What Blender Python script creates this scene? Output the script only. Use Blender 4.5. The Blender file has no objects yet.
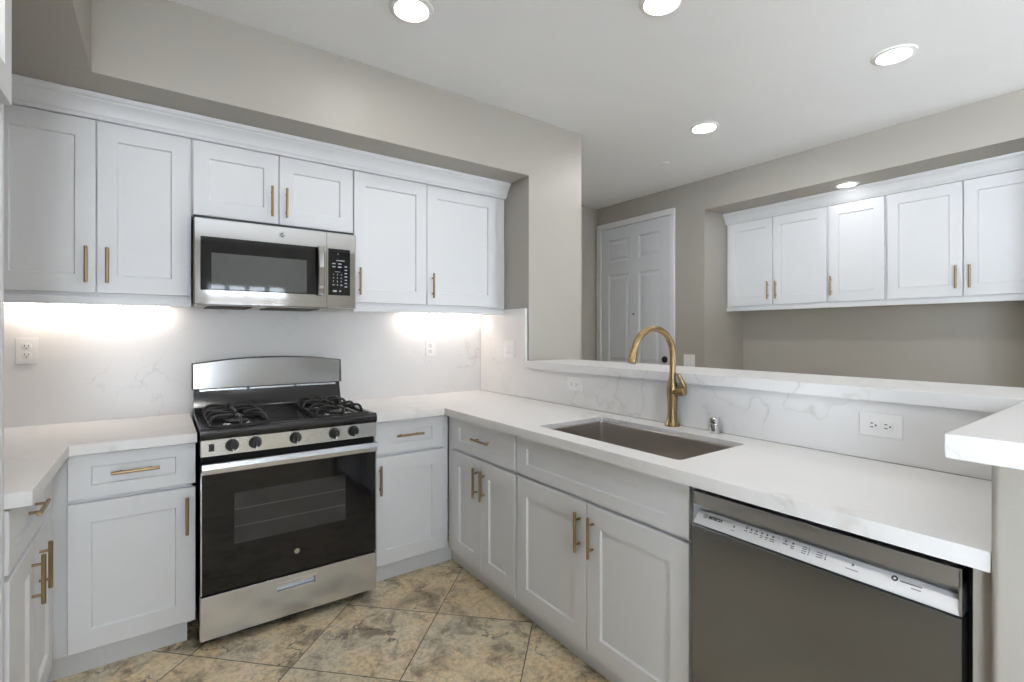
import bpy, bmesh, math, random
from mathutils import Vector, Matrix
random.seed(7)
SC = bpy.context.scene
COL = SC.collection
PI = math.pi

# ------------------------------------------------------------------ camera
cam_d = bpy.data.cameras.new('camera')
cam_d.sensor_fit = 'HORIZONTAL'; cam_d.sensor_width = 36.0
cam_d.lens = 489.4 / 1024 * 36.0
cam_d.shift_y = -8.0 / 1024
cam_d.clip_start = 0.02
cam = bpy.data.objects.new('camera', cam_d); COL.objects.link(cam)
cam.location = (-1.94, -3.093, 1.334)
cam.rotation_euler = (math.radians(90), 0, math.radians(-35.70))
SC.camera = cam

# ------------------------------------------------------------------ view, world, daylight
SC.view_settings.view_transform = 'Standard'
SC.view_settings.look = 'None'
SC.view_settings.gamma = 1.0
SC.view_settings.use_curve_mapping = False
SC.view_settings.exposure = 0.08
try:
    SC.cycles.use_denoising = True
    SC.cycles.use_adaptive_sampling = False
    SC.cycles.max_bounces = 10
    SC.cycles.diffuse_bounces = 6
    SC.cycles.glossy_bounces = 6
    SC.cycles.transparent_max_bounces = 8
    SC.cycles.sample_clamp_indirect = 6.0
    SC.cycles.caustics_reflective = False
    SC.cycles.caustics_refractive = False
except Exception:
    pass

W = bpy.data.worlds.new('daylight'); SC.world = W
W.use_nodes = True
_bg = W.node_tree.nodes['Background']
_bg.inputs['Color'].default_value = (0.80, 0.905, 1.0, 1)
SKY = 14.5
_bg.inputs['Strength'].default_value = SKY
_tc = W.node_tree.nodes.new('ShaderNodeTexCoord'); _sp = W.node_tree.nodes.new('ShaderNodeSeparateXYZ')
_rp = W.node_tree.nodes.new('ShaderNodeValToRGB')      # cool sky above, lower half brightened to lift the ceiling
_rp.color_ramp.elements[0].position = 0.47; _rp.color_ramp.elements[0].color = (1.46, 1.58, 1.72, 1)
_rp.color_ramp.elements[1].position = 0.53; _rp.color_ramp.elements[1].color = (0.64, 0.74, 0.84, 1)
_ma = W.node_tree.nodes.new('ShaderNodeMath'); _ma.operation = 'MULTIPLY_ADD'; _ma.inputs[1].default_value = 0.5; _ma.inputs[2].default_value = 0.5
W.node_tree.links.new(_tc.outputs['Generated'], _sp.inputs[0]); W.node_tree.links.new(_sp.outputs[2], _ma.inputs[0])
W.node_tree.links.new(_ma.outputs[0], _rp.inputs[0]); W.node_tree.links.new(_rp.outputs[0], _bg.inputs['Color'])
LAMP = 60.0          # recessed ceiling lamps
LED = 29.0          # strips under the wall cabinets

def portal(name, loc, rot, sx, sy):
    l = bpy.data.lights.new(name, 'AREA'); l.shape = 'RECTANGLE'; l.size = sx; l.size_y = sy
    l.cycles.is_portal = True
    o = bpy.data.objects.new(name, l); COL.objects.link(o); o.location = loc; o.rotation_euler = rot
REAR = -6.3         # the wall behind the camera
portal('window_portal', (-0.835, REAR + 0.02, 1.91), (math.radians(90), 0, PI), 1.17, 0.42)
portal('added_patio_portal', (2.375, REAR + 0.02, 1.14), (math.radians(90), 0, PI), 0.85, 2.28)  # this and the two below serve unseen windows added for light
portal('added_rear_portal', (-2.315, REAR + 0.02, 1.24), (math.radians(90), 0, PI), 0.87, 2.32)
portal('added_side_portal', (-2.84, -5.05, 1.30), (math.radians(90), 0, PI / 2), 2.3, 2.4)

# ------------------------------------------------------------------ node helpers
def new_mat(name):
    m = bpy.data.materials.new(name); m.use_nodes = True
    nt = m.node_tree
    return m, nt, nt.nodes['Principled BSDF']
def N(nt, t, **kw):
    n = nt.nodes.new(t)
    for k, v in kw.items():
        if k in n.inputs: n.inputs[k].default_value = v
        else: setattr(n, k, v)
    return n
def L(nt, a, b): nt.links.new(a, b)
def pos(nt, scale=(1, 1, 1), rot=(0, 0, 0), loc=(0, 0, 0)):
    g = N(nt, 'ShaderNodeNewGeometry')
    mp = N(nt, 'ShaderNodeMapping')
    mp.inputs['Scale'].default_value = scale; mp.inputs['Rotation'].default_value = rot
    mp.inputs['Location'].default_value = loc
    L(nt, g.outputs['Position'], mp.inputs['Vector'])
    return mp.outputs['Vector']
def noise(nt, vec, scale, detail=3, rough=0.5, dist=0.0):
    n = N(nt, 'ShaderNodeTexNoise'); n.inputs['Scale'].default_value = scale
    n.inputs['Detail'].default_value = detail; n.inputs['Roughness'].default_value = rough
    n.inputs['Distortion'].default_value = dist
    L(nt, vec, n.inputs['Vector']); return n.outputs['Fac']
def math_n(nt, op, a, b=None, c=None):
    n = N(nt, 'ShaderNodeMath', operation=op)
    for i, v in enumerate((a, b, c)):
        if v is None: continue
        if isinstance(v, (int, float)): n.inputs[i].default_value = v
        else: L(nt, v, n.inputs[i])
    return n.outputs[0]
def maprange(nt, v, a, b, c=0.0, d=1.0):
    n = N(nt, 'ShaderNodeMapRange'); n.clamp = True
    for i, x in enumerate((a, b, c, d)): n.inputs[i + 1].default_value = x
    L(nt, v, n.inputs[0]); return n.outputs[0]
def mix(nt, fac, a, b):
    n = N(nt, 'ShaderNodeMix', data_type='RGBA')
    for s, v in ((0, fac), (6, a), (7, b)):
        if isinstance(v, (int, float)): n.inputs[s].default_value = v
        elif isinstance(v, tuple): n.inputs[s].default_value = v if len(v) == 4 else v + (1,)
        else: L(nt, v, n.inputs[s])
    return n.outputs[2]
def ramp(nt, fac, stops):
    n = N(nt, 'ShaderNodeValToRGB'); el = n.color_ramp.elements
    while len(el) < len(stops): el.new(0.5)
    for e, (p, c) in zip(el, stops): e.position = p; e.color = c + (1,)
    L(nt, fac, n.inputs[0]); return n.outputs[0]
def bump(nt, b, h, strength, dist=0.001):
    n = N(nt, 'ShaderNodeBump'); n.inputs['Strength'].default_value = strength
    n.inputs['Distance'].default_value = dist
    L(nt, h, n.inputs['Height']); L(nt, n.outputs[0], b.inputs['Normal'])

# ------------------------------------------------------------------ materials
def plain(name, col, rough=0.5, metal=0.0, spec=0.5, coat=0.0, vary=0.02, vscale=30):
    m, nt, b = new_mat(name)
    f = noise(nt, pos(nt), vscale, 2)
    c2 = tuple(max(0, c * (1 - vary * 2)) for c in col)
    L(nt, mix(nt, f, col, c2), b.inputs['Base Color'])
    b.inputs['Roughness'].default_value = rough; b.inputs['Metallic'].default_value = metal
    b.inputs['Specular IOR Level'].default_value = spec; b.inputs['Coat Weight'].default_value = coat
    return m
def paint(name, col, rough, bstr, bscale=260):
    m, nt, b = new_mat(name)
    p = pos(nt)
    L(nt, mix(nt, noise(nt, p, 2.5, 3), col, tuple(c * 0.965 for c in col)), b.inputs['Base Color'])
    b.inputs['Roughness'].default_value = rough
    bump(nt, b, noise(nt, p, bscale, 3, 0.6), bstr, 0.002)
    return m
def brushed(name, col, rough, axis, aniso=0.5):
    m, nt, b = new_mat(name)
    sc = {'x': (4, 900, 900), 'y': (900, 4, 900), 'z': (900, 900, 4)}[axis]
    f = noise(nt, pos(nt, sc), 1.0, 3, 0.6)
    L(nt, mix(nt, f, col, tuple(c * 0.975 for c in col)), b.inputs['Base Color'])
    b.inputs['Roughness'].default_value = rough
    b.inputs['Metallic'].default_value = 1.0
    b.inputs['Anisotropic'].default_value = aniso
    return m
def quartz(name):
    m, nt, b = new_mat(name)
    p = pos(nt)
    w = N(nt, 'ShaderNodeTexNoise'); w.inputs['Scale'].default_value = 2.2; w.inputs['Detail'].default_value = 4
    L(nt, p, w.inputs['Vector'])
    va = N(nt, 'ShaderNodeVectorMath', operation='MULTIPLY_ADD')
    L(nt, w.outputs['Color'], va.inputs[0]); va.inputs[1].default_value = (0.22, 0.22, 0.22); L(nt, p, va.inputs[2])
    v = va.outputs[0]
    def veins(scale, width, det, off):
        o = N(nt, 'ShaderNodeVectorMath', operation='ADD'); L(nt, v, o.inputs[0]); o.inputs[1].default_value = off
        n = noise(nt, o.outputs[0], scale, det, 0.5)
        d = math_n(nt, 'ABSOLUTE', math_n(nt, 'SUBTRACT', n, 0.5))
        return maprange(nt, d, 0.0, width, 1.0, 0.0)
    mask = maprange(nt, noise(nt, pos(nt, loc=(3.1, 1.7, 0.4)), 2.2, 2), 0.43, 0.60)
    mask2 = maprange(nt, noise(nt, pos(nt, loc=(7.1, 2.7, 5.4)), 2.8, 2), 0.48, 0.64)
    blot = maprange(nt, noise(nt, p, 22, 4, 0.65), 0.34, 0.62, 0.15, 1.0)
    v1 = math_n(nt, 'MULTIPLY', math_n(nt, 'MULTIPLY', veins(1.35, 0.006, 4, (0.3, 0.9, 0.2)), mask), blot)
    v2 = math_n(nt, 'MULTIPLY', math_n(nt, 'MULTIPLY', math_n(nt, 'MULTIPLY', veins(2.1, 0.006, 5, (4.2, 1.1, 7.7)), mask2), blot), 0.75)
    soft = math_n(nt, 'MULTIPLY', math_n(nt, 'MULTIPLY', veins(1.35, 0.035, 3, (0.3, 0.9, 0.2)), mask), 0.12)
    vv = math_n(nt, 'MINIMUM', math_n(nt, 'ADD', math_n(nt, 'ADD', v1, v2), soft), 1.0)
    base = mix(nt, noise(nt, p, 5, 4), (0.83, 0.825, 0.825), (0.78, 0.775, 0.775))
    vcol = mix(nt, noise(nt, p, 3.0, 2), (0.36, 0.34, 0.33), (0.45, 0.38, 0.27))
    L(nt, mix(nt, math_n(nt, 'MULTIPLY', vv, 0.36), base, vcol), b.inputs['Base Color'])
    b.inputs['Roughness'].default_value = 0.28
    b.inputs['Specular IOR Level'].default_value = 0.3
    return m
def stone_floor(name):
    m, nt, b = new_mat(name)
    T = 0.4575
    # rotated 45 degrees: u = (x+y)/sqrt2, v = (x-y)/sqrt2
    g = N(nt, 'ShaderNodeNewGeometry'); s = N(nt, 'ShaderNodeSeparateXYZ'); L(nt, g.outputs['Position'], s.inputs[0])
    k = 1 / math.sqrt(2) / T
    u = math_n(nt, 'MULTIPLY', math_n(nt, 'ADD', s.outputs[0], s.outputs[1]), k)
    v = math_n(nt, 'MULTIPLY', math_n(nt, 'SUBTRACT', s.outputs[0], s.outputs[1]), k)
    u = math_n(nt, 'ADD', u, 1.318 / T); v = math_n(nt, 'SUBTRACT', v, 0.0877 / T)
    fu = math_n(nt, 'FRACT', u); fv = math_n(nt, 'FRACT', v)
    def edge(f): return math_n(nt, 'MINIMUM', f, math_n(nt, 'SUBTRACT', 1.0, f))
    e = math_n(nt, 'MINIMUM', edge(fu), edge(fv))
    wob = math_n(nt, 'MULTIPLY', math_n(nt, 'SUBTRACT', noise(nt, pos(nt), 30, 3), 0.5), 0.006)
    e = math_n(nt, 'ADD', e, wob)
    grout = maprange(nt, e, 0.0035, 0.0065, 1.0, 0.0)
    cell = N(nt, 'ShaderNodeCombineXYZ'); L(nt, math_n(nt, 'FLOOR', u), cell.inputs[0]); L(nt, math_n(nt, 'FLOOR', v), cell.inputs[1])
    wn = N(nt, 'ShaderNodeTexWhiteNoise'); wn.noise_dimensions = '3D'; L(nt, cell.outputs[0], wn.inputs['Vector'])
    off = N(nt, 'ShaderNodeVectorMath', operation='MULTIPLY_ADD')
    L(nt, wn.outputs['Color'], off.inputs[0]); off.inputs[1].default_value = (20, 20, 20); L(nt, g.outputs['Position'], off.inputs[2])
    p = off.outputs[0]
    big = noise(nt, p, 2.6, 5, 0.6, 0.5)
    med = noise(nt, p, 7.5, 9, 0.70, 0.5)
    fine = noise(nt, p, 48, 8, 0.75)
    c = ramp(nt, big, [(0.28, (0.42, 0.325, 0.205)), (0.41, (0.690, 0.560, 0.370)), (0.50, (0.84, 0.670, 0.425)), (0.58, (0.76, 0.665, 0.490)), (0.74, (0.57, 0.53, 0.41))])
    c = mix(nt, maprange(nt, med, 0.37, 0.50, 0.85, 0.0), c, (0.20, 0.150, 0.095))
    c = mix(nt, maprange(nt, med, 0.53, 0.68, 0.0, 0.65), c, (0.86, 0.76, 0.56))
    c = mix(nt, maprange(nt, fine, 0.40, 0.54, 0.42, 0.0), c, (0.27, 0.215, 0.145))
    cr = math_n(nt, 'ABSOLUTE', math_n(nt, 'SUBTRACT', noise(nt, p, 1.7, 8, 0.60, 0.2), 0.5))
    crm = maprange(nt, noise(nt, p, 4.0, 2), 0.44, 0.56)
    crack = math_n(nt, 'MULTIPLY', maprange(nt, cr, 0.0, 0.008, 0.9, 0.0), crm)
    c = mix(nt, crack, c, (0.06, 0.048, 0.034))
    c = mix(nt, math_n(nt, 'MULTIPLY', grout, 0.9), c, (0.062, 0.052, 0.042))
    L(nt, c, b.inputs['Base Color'])
    L(nt, maprange(nt, med, 0.3, 0.7, 0.42, 0.28), b.inputs['Roughness'])
    h = math_n(nt, 'SUBTRACT', math_n(nt, 'MULTIPLY', med, 0.6), math_n(nt, 'ADD', math_n(nt, 'MULTIPLY', crack, 0.4), grout))
    bump(nt, b, h, 0.5, 0.003)
    return m
def emit(name, col, s):
    m, nt, b = new_mat(name)
    b.inputs['Base Color'].default_value = (0.8, 0.8, 0.8, 1)
    b.inputs['Emission Color'].default_value = col + (1,); b.inputs['Emission Strength'].default_value = s
    return m
def pane_glass(name):
    m, nt, b = new_mat(name)
    out = nt.nodes['Material Output']
    t = N(nt, 'ShaderNodeBsdfTransparent'); gl = N(nt, 'ShaderNodeBsdfGlossy'); gl.inputs['Roughness'].default_value = 0.02
    fr = N(nt, 'ShaderNodeFresnel'); fr.inputs[0].default_value = 1.45
    mx = N(nt, 'ShaderNodeMixShader'); L(nt, fr.outputs[0], mx.inputs[0]); L(nt, t.outputs[0], mx.inputs[1]); L(nt, gl.outputs[0], mx.inputs[2])
    L(nt, mx.outputs[0], out.inputs[0]); return m

M = {}
M['cab'] = plain('cabinet_white', (0.755, 0.769, 0.795), 0.36, vary=0.01, vscale=6)
M['trimw'] = plain('trim_white', (0.79, 0.80, 0.82), 0.4, vary=0.01)
M['wall'] = paint('warm_grey_wall_paint', (0.415, 0.392, 0.352), 0.40, 0.30)
M['ceil'] = paint('ceiling_paint', (0.905, 0.92, 0.945), 0.8, 0.06, 180)
M['quartz'] = quartz('veined_white_quartz')
M['floor'] = stone_floor('stone_look_floor_tile')
M['steel'] = brushed('brushed_steel', (0.70, 0.725, 0.77), 0.24, 'x')
M['steel_bg'] = brushed('backguard_steel', (0.42, 0.42, 0.425), 0.20, 'x', 0.0)
M['steel_mw'] = brushed('polished_steel', (0.56, 0.555, 0.55), 0.07, 'x', 0.0)
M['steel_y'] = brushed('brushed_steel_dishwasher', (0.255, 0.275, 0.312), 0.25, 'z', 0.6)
M['steel_rail'] = brushed('brushed_steel_rail', (0.56, 0.57, 0.585), 0.34, 'y', 0.2)  # paler than the door steel: brighter light on rail and pocket painted in
M['steel_lt'] = plain('pale_satin_metal', (0.66, 0.66, 0.67), 0.42, 0.35, vary=0.01)
M['sink'] = brushed('sink_steel', (0.74, 0.71, 0.68), 0.22, 'y', 0.3)
M['chrome'] = plain('chrome', (0.75, 0.75, 0.76), 0.16, 1.0)
M['brass'] = plain('brushed_brass', (0.37, 0.258, 0.138), 0.27, 1.0, vary=0.04, vscale=120)
M['pull'] = plain('brass_cabinet_pull', (0.36, 0.262, 0.15), 0.34, 1.0, vary=0.04, vscale=120)
M['blackgl'] = plain('black_glass', (0.008, 0.008, 0.009), 0.05, 0.0, 0.4)
M['ovenwin'] = plain('tinted_oven_window', (0.035, 0.037, 0.042), 0.05, 0.0, 0.6, vary=0.25, vscale=14)
M['mwwin'] = plain('grey_mesh_window', (0.10, 0.105, 0.105), 0.03, 0.0, 0.6, vary=0.05, vscale=200)
M['enamel'] = plain('black_enamel', (0.012, 0.012, 0.014), 0.16, 0.0, 0.5)
M['iron'] = plain('cast_iron', (0.024, 0.023, 0.023), 0.24, 0.0, 0.5, vary=0.1, vscale=90)
M['black'] = plain('black_plastic', (0.014, 0.014, 0.015), 0.4)
M['dark'] = plain('dark_void', (0.006, 0.006, 0.006), 0.8)
M['plastic'] = plain('white_plastic', (0.87, 0.87, 0.865), 0.35, vary=0.005)
M['slot'] = plain('dark_slot', (0.03, 0.03, 0.03), 0.6)
M['ink'] = plain('black_print', (0.02, 0.02, 0.02), 0.5)
M['greyink'] = plain('grey_print', (0.14, 0.14, 0.145), 0.5)
M['rack'] = plain('dim_rack_wire', (0.09, 0.09, 0.095), 0.4)
M['whiteink'] = plain('pale_print', (0.50, 0.56, 0.62), 0.5)
M['bronze'] = plain('dark_bronze', (0.06, 0.055, 0.05), 0.35, 0.8)
M['doorp'] = plain('door_paint', (0.70, 0.725, 0.765), 0.38, vary=0.01)
M['lens'] = emit('lamp_lens', (1.0, 0.975, 0.945), LAMP)
M['lens_soft'] = emit('niche_lamp_lens', (1.0, 0.98, 0.96), LAMP * 0.28)
M['lens_bright'] = emit('bright_lamp_lens', (1.0, 0.985, 0.965), LAMP * 3.6)
M['led'] = emit('led_strip', (1.0, 0.85, 0.74), LED)
M['glass'] = pane_glass('window_glass')
def blind(name, col):
    m, nt, b = new_mat(name); out = nt.nodes['Material Output']
    tr = N(nt, 'ShaderNodeBsdfTranslucent'); tr.inputs[0].default_value = tuple(c * 0.35 for c in col) + (1,)
    b.inputs['Base Color'].default_value = col + (1,); b.inputs['Roughness'].default_value = 0.8
    mx = N(nt, 'ShaderNodeMixShader'); mx.inputs[0].default_value = 0.35
    L(nt, b.outputs[0], mx.inputs[1]); L(nt, tr.outputs[0], mx.inputs[2]); L(nt, mx.outputs[0], out.inputs[0]); return m
M['blind'] = blind('cream_blind', (0.80, 0.70, 0.60))

# ------------------------------------------------------------------ mesh helpers
def box(bm, x0, x1, y0, y1, z0, z1, bev=0.0, seg=2):
    x0, x1 = min(x0, x1), max(x0, x1); y0, y1 = min(y0, y1), max(y0, y1); z0, z1 = min(z0, z1), max(z0, z1)
    vs = [bm.verts.new(p) for p in ((x0, y0, z0), (x1, y0, z0), (x1, y1, z0), (x0, y1, z0), (x0, y0, z1), (x1, y0, z1), (x1, y1, z1), (x0, y1, z1))]
    fs = [bm.faces.new([vs[i] for i in f]) for f in ((3, 2, 1, 0), (4, 5, 6, 7), (0, 1, 5, 4), (1, 2, 6, 5), (2, 3, 7, 6), (3, 0, 4, 7))]
    if bev > 0:
        es = list({e for f in fs for e in f.edges})
        bmesh.ops.bevel(bm, geom=es, offset=min(bev, 0.45 * min(x1 - x0, y1 - y0, z1 - z0)), segments=seg, affect='EDGES', profile=0.5)
def frame_of(d):
    d = d.normalized(); a = Vector((0, 0, 1)) if abs(d.z) < 0.9 else Vector((1, 0, 0))
    u = d.cross(a).normalized(); return u, d.cross(u).normalized()
def loft(bm, rings, cap=True, closed=True):
    rv = [[bm.verts.new(p) for p in r] for r in rings]
    n = len(rv[0])
    for a, b in zip(rv, rv[1:]):
        for i in range(n if closed else n - 1):
            j = (i + 1) % n
            bm.faces.new((a[i], a[j], b[j], b[i]))
    if cap and closed:
        bm.faces.new(list(reversed(rv[0]))); bm.faces.new(rv[-1])
    return rv
def tube(bm, pts, radii, seg=14):
    pts = [Vector(p) for p in pts]
    if isinstance(radii, (int, float)): radii = [radii] * len(pts)
    rings = []; u = None
    for i, p in enumerate(pts):
        d = (pts[min(i + 1, len(pts) - 1)] - pts[max(i - 1, 0)]).normalized()
        if u is None: u, w = frame_of(d)
        else:
            u = (u - d * u.dot(d)).normalized(); w = d.cross(u)
        rings.append([p + (u * math.cos(2 * PI * k / seg) + w * math.sin(2 * PI * k / seg)) * radii[i] for k in range(seg)])
    loft(bm, rings)
def lathe(bm, prof, c=(0, 0, 0), axis=(0, 0, 1), seg=28):
    c = Vector(c); ax = Vector(axis).normalized(); u, w = frame_of(ax)
    rings = [[c + ax * z + (u * math.cos(2 * PI * k / seg) + w * math.sin(2 * PI * k / seg)) * max(r, 1e-5) for k in range(seg)] for r, z in prof]
    loft(bm, rings, cap=prof[0][0] < 1e-4)
def prism(bm, poly, to3, a0, a1):
    """poly in 2D, to3(p, a) -> 3D, extruded from a0 to a1"""
    A = [bm.verts.new(to3(p, a0)) for p in poly]; B = [bm.verts.new(to3(p, a1)) for p in poly]
    n = len(poly)
    for i in range(n): bm.faces.new((A[i], A[(i + 1) % n], B[(i + 1) % n], B[i]))
    bm.faces.new(list(reversed(A))); bm.faces.new(B)
def catmull(P, n=6):
    P = [Vector(p) for p in P]; out = []
    for i in range(len(P) - 1):
        a = P[max(i - 1, 0)]; b = P[i]; c = P[i + 1]; d = P[min(i + 2, len(P) - 1)]
        for k in range(n):
            t = k / n
            out.append(0.5 * ((2 * b) + (c - a) * t + (2 * a - 5 * b + 4 * c - d) * t * t + (3 * b - a - 3 * c + d) * t ** 3))
    out.append(P[-1]); return out
def text(bm, s, size, mat4, ext=0.0003, align='CENTER', shear=0.0, bold=0.0):
    cu = bpy.data.curves.new('writing', 'FONT'); cu.body = s; cu.size = size; cu.extrude = ext
    cu.align_x = align; cu.align_y = 'CENTER'; cu.shear = shear; cu.offset = bold; cu.resolution_u = 3
    o = bpy.data.objects.new('writing', cu); COL.objects.link(o)
    dg = bpy.context.evaluated_depsgraph_get(); me = bpy.data.meshes.new_from_object(o.evaluated_get(dg))
    me.transform(mat4); bm.from_mesh(me)
    bpy.data.objects.remove(o); bpy.data.curves.remove(cu); bpy.data.meshes.remove(me)
def face_m(loc, right, up):
    r = Vector(right).normalized(); u = Vector(up).normalized(); n = r.cross(u)
    m = Matrix((r, u, n)).transposed().to_4x4(); m.translation = Vector(loc); return m
def obj(name, bm, mat, parent=None, smooth=40):
    bmesh.ops.recalc_face_normals(bm, faces=bm.faces[:])
    me = bpy.data.meshes.new(name); bm.to_mesh(me); bm.free()
    me.materials.append(M[mat] if isinstance(mat, str) else mat)
    me.shade_smooth(); me.set_sharp_from_angle(angle=math.radians(smooth))
    o = bpy.data.objects.new(name, me); COL.objects.link(o)
    if parent: o.parent = parent
    w_ = o.modifiers.new('weighted', 'WEIGHTED_NORMAL'); w_.keep_sharp = True
    return o
def B(): return bmesh.new()
def tag(o, label, cat, group=None):
    o['label'] = label; o['category'] = cat
    if group: o['group'] = group
    return o
def thing(name, label, cat, loc=(0, 0, 0), rotz=0, group=None):
    o = bpy.data.objects.new(name, None); COL.objects.link(o); o.empty_display_size = 0.1
    o.location = loc; o.rotation_euler = (0, 0, rotz)
    return tag(o, label, cat, group)
def struct(name, bm, mat):
    o = obj(name, bm, mat); o['kind'] = 'structure'; return o
def one(*a, **k):
    bm = B(); box(bm, *a, **k); return bm

# ------------------------------------------------------------------ room shell
CE = 2.733; SOF = 2.355; XF = 2.077; NY = -0.502; NX = 2.73; NZ = 2.455; XL = -2.86
struct('floor', one(XL - 0.1, 3.6, REAR - 0.2, 1.0, -0.08, 0), 'floor')
struct('ceiling', one(XL - 0.1, 3.6, REAR - 0.2, 1.0, CE, CE + 0.1), 'ceil')
bm = B(); box(bm, XL - 0.1, 0.0, 0.0, 0.1, 0, CE); struct('wall_back', bm, 'wall')
bm = B(); ly0, ly1, lz0, lz1 = -6.2, -3.90, 0.10, 2.50   # unseen side window, added to light the sink-run doors
box(bm, XL - 0.1, XL, REAR, ly0, 0, CE); box(bm, XL - 0.1, XL, ly1, 0.0, 0, CE); box(bm, XL - 0.1, XL, ly0, ly1, 0, lz0); box(bm, XL - 0.1, XL, ly0, ly1, lz1, CE)
struct('wall_left', bm, 'wall')
bm = B()
for y in (ly0, (ly0 + ly1) / 2 - 0.03, ly1 - 0.06): box(bm, XL - 0.08, XL - 0.02, y, y + 0.06, lz0, lz1)
box(bm, XL - 0.08, XL - 0.02, ly0, ly1, lz0, lz0 + 0.06); box(bm, XL - 0.08, XL - 0.02, ly0, ly1, lz1 - 0.06, lz1)
w3 = struct('window_added_3', bm, 'trimw'); obj('pane', one(XL - 0.052, XL - 0.048, ly0 + 0.03, ly1 - 0.03, lz0 + 0.03, lz1 - 0.03), 'glass', w3)
# soffit over the wall cabinets runs on into the column right of the range alcove
bm = B()
prism(bm, [(XL, SOF), (0.0, SOF), (0.0, 0.0), (0.468, 0.0), (0.468, CE + 0.01), (XL, CE + 0.01)], lambda p, a: (p[0], a, p[1]), -0.58, -0.0005)
box(bm, 0.004, 0.468, -0.001, 0.84, 0, CE)
struct('wall_column', bm, 'wall')
struct('wall_soffit', one(XL, -2.16, -3.6, -0.581, SOF, CE + 0.01), 'wall')
struct('wall_entry', one(0.0, XF + 0.8, 0.84, 0.94, 0, CE), 'wall')
# far wall with the niche for the second row of cabinets
bm = B()
prism(bm, [(XF, 0.84), (XF, NY), (NX, NY), (NX, -2.642), (XF, -2.642), (XF, -2.95), (NX + 0.12, -2.95), (NX + 0.12, 0.84)], lambda p, a: (p[0], p[1], a), 0, CE)
box(bm, XF, NX, -2.6419, NY - 0.0001, NZ, CE)   # header over the niche
struct('wall_far', bm, 'wall')
struct('wall_right', one(3.5, 3.6, REAR, -2.95, 0, CE), 'wall')
struct('wall_right_return', one(XF + 0.6, 3.6, -2.95, -2.85, 0, CE), 'wall')
# wall behind the camera, with a four-pane window; patio door and left window added for light
bm = B()
wx0, wx1, wz0, wz1 = -1.42, -0.25, 1.70, 2.12; px0, px1, pz1 = 1.95, 2.8, 2.28; qx0, qx1, qz0, qz1 = -2.75, -1.88, 0.08, 2.40
box(bm, XL, qx0, REAR - 0.12, REAR, 0, CE); box(bm, qx1, wx0, REAR - 0.12, REAR, 0, CE); box(bm, qx0, qx1, REAR - 0.12, REAR, 0, qz0); box(bm, qx0, qx1, REAR - 0.12, REAR, qz1, CE); box(bm, wx1, px0, REAR - 0.12, REAR, 0, CE); box(bm, px1, 3.6, REAR - 0.12, REAR, 0, CE)
box(bm, wx0, wx1, REAR - 0.12, REAR, 0, wz0); box(bm, wx0, wx1, REAR - 0.12, REAR, wz1, CE); box(bm, px0, px1, REAR - 0.12, REAR, pz1, CE)
struct('wall_rear', bm, 'wall')
def window(name, x0, x1, z0, z1, n):
    bm = B(); y0, y1 = REAR - 0.09, REAR - 0.03
    box(bm, x0, x1, y0, y1, z0, z0 + 0.06); box(bm, x0, x1, y0, y1, z1 - 0.06, z1)
    for i in range(n + 1):
        x = x0 + (x1 - x0 - 0.06) * i / n; box(bm, x, x + 0.06, y0, y1, z0, z1)
    o = struct(name, bm, 'trimw')
    g = obj('pane', one(x0 + 0.03, x1 - 0.03, REAR - 0.062, REAR - 0.058, z0 + 0.03, z1 - 0.03), 'glass', o)
    return o
w1 = window('window_1', wx0, wx1, wz0, wz1, 4)
for i in range(4):       # cream panel blinds drawn below the top lights
    x = wx0 + 0.02 + i * 0.2875
    obj('blind_panel', one(x, x + 0.272, REAR - 0.028, REAR - 0.024, 1.77, 1.945), 'blind', w1)
window('window_added_2', px0, px1, 0.0, pz1, 1)  # unseen patio door, added to light the living area
window('window_added_4', qx0, qx1, qz0, qz1, 2)  # unseen window, added to light the range-wall cabinets

# pony wall under the raised bar, with its return at the right-hand end
bm = B()
box(bm, 0.0, 0.30, -2.868, -0.58, 0, 1.1085)
struct('wall_bar', bm, 'wall')
bm = B(); box(bm, -0.662, 0.30, -3.30, -2.868, 0, 1.1085, 0.014, 3); struct('wall_bar_return', bm, 'wall')

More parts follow.
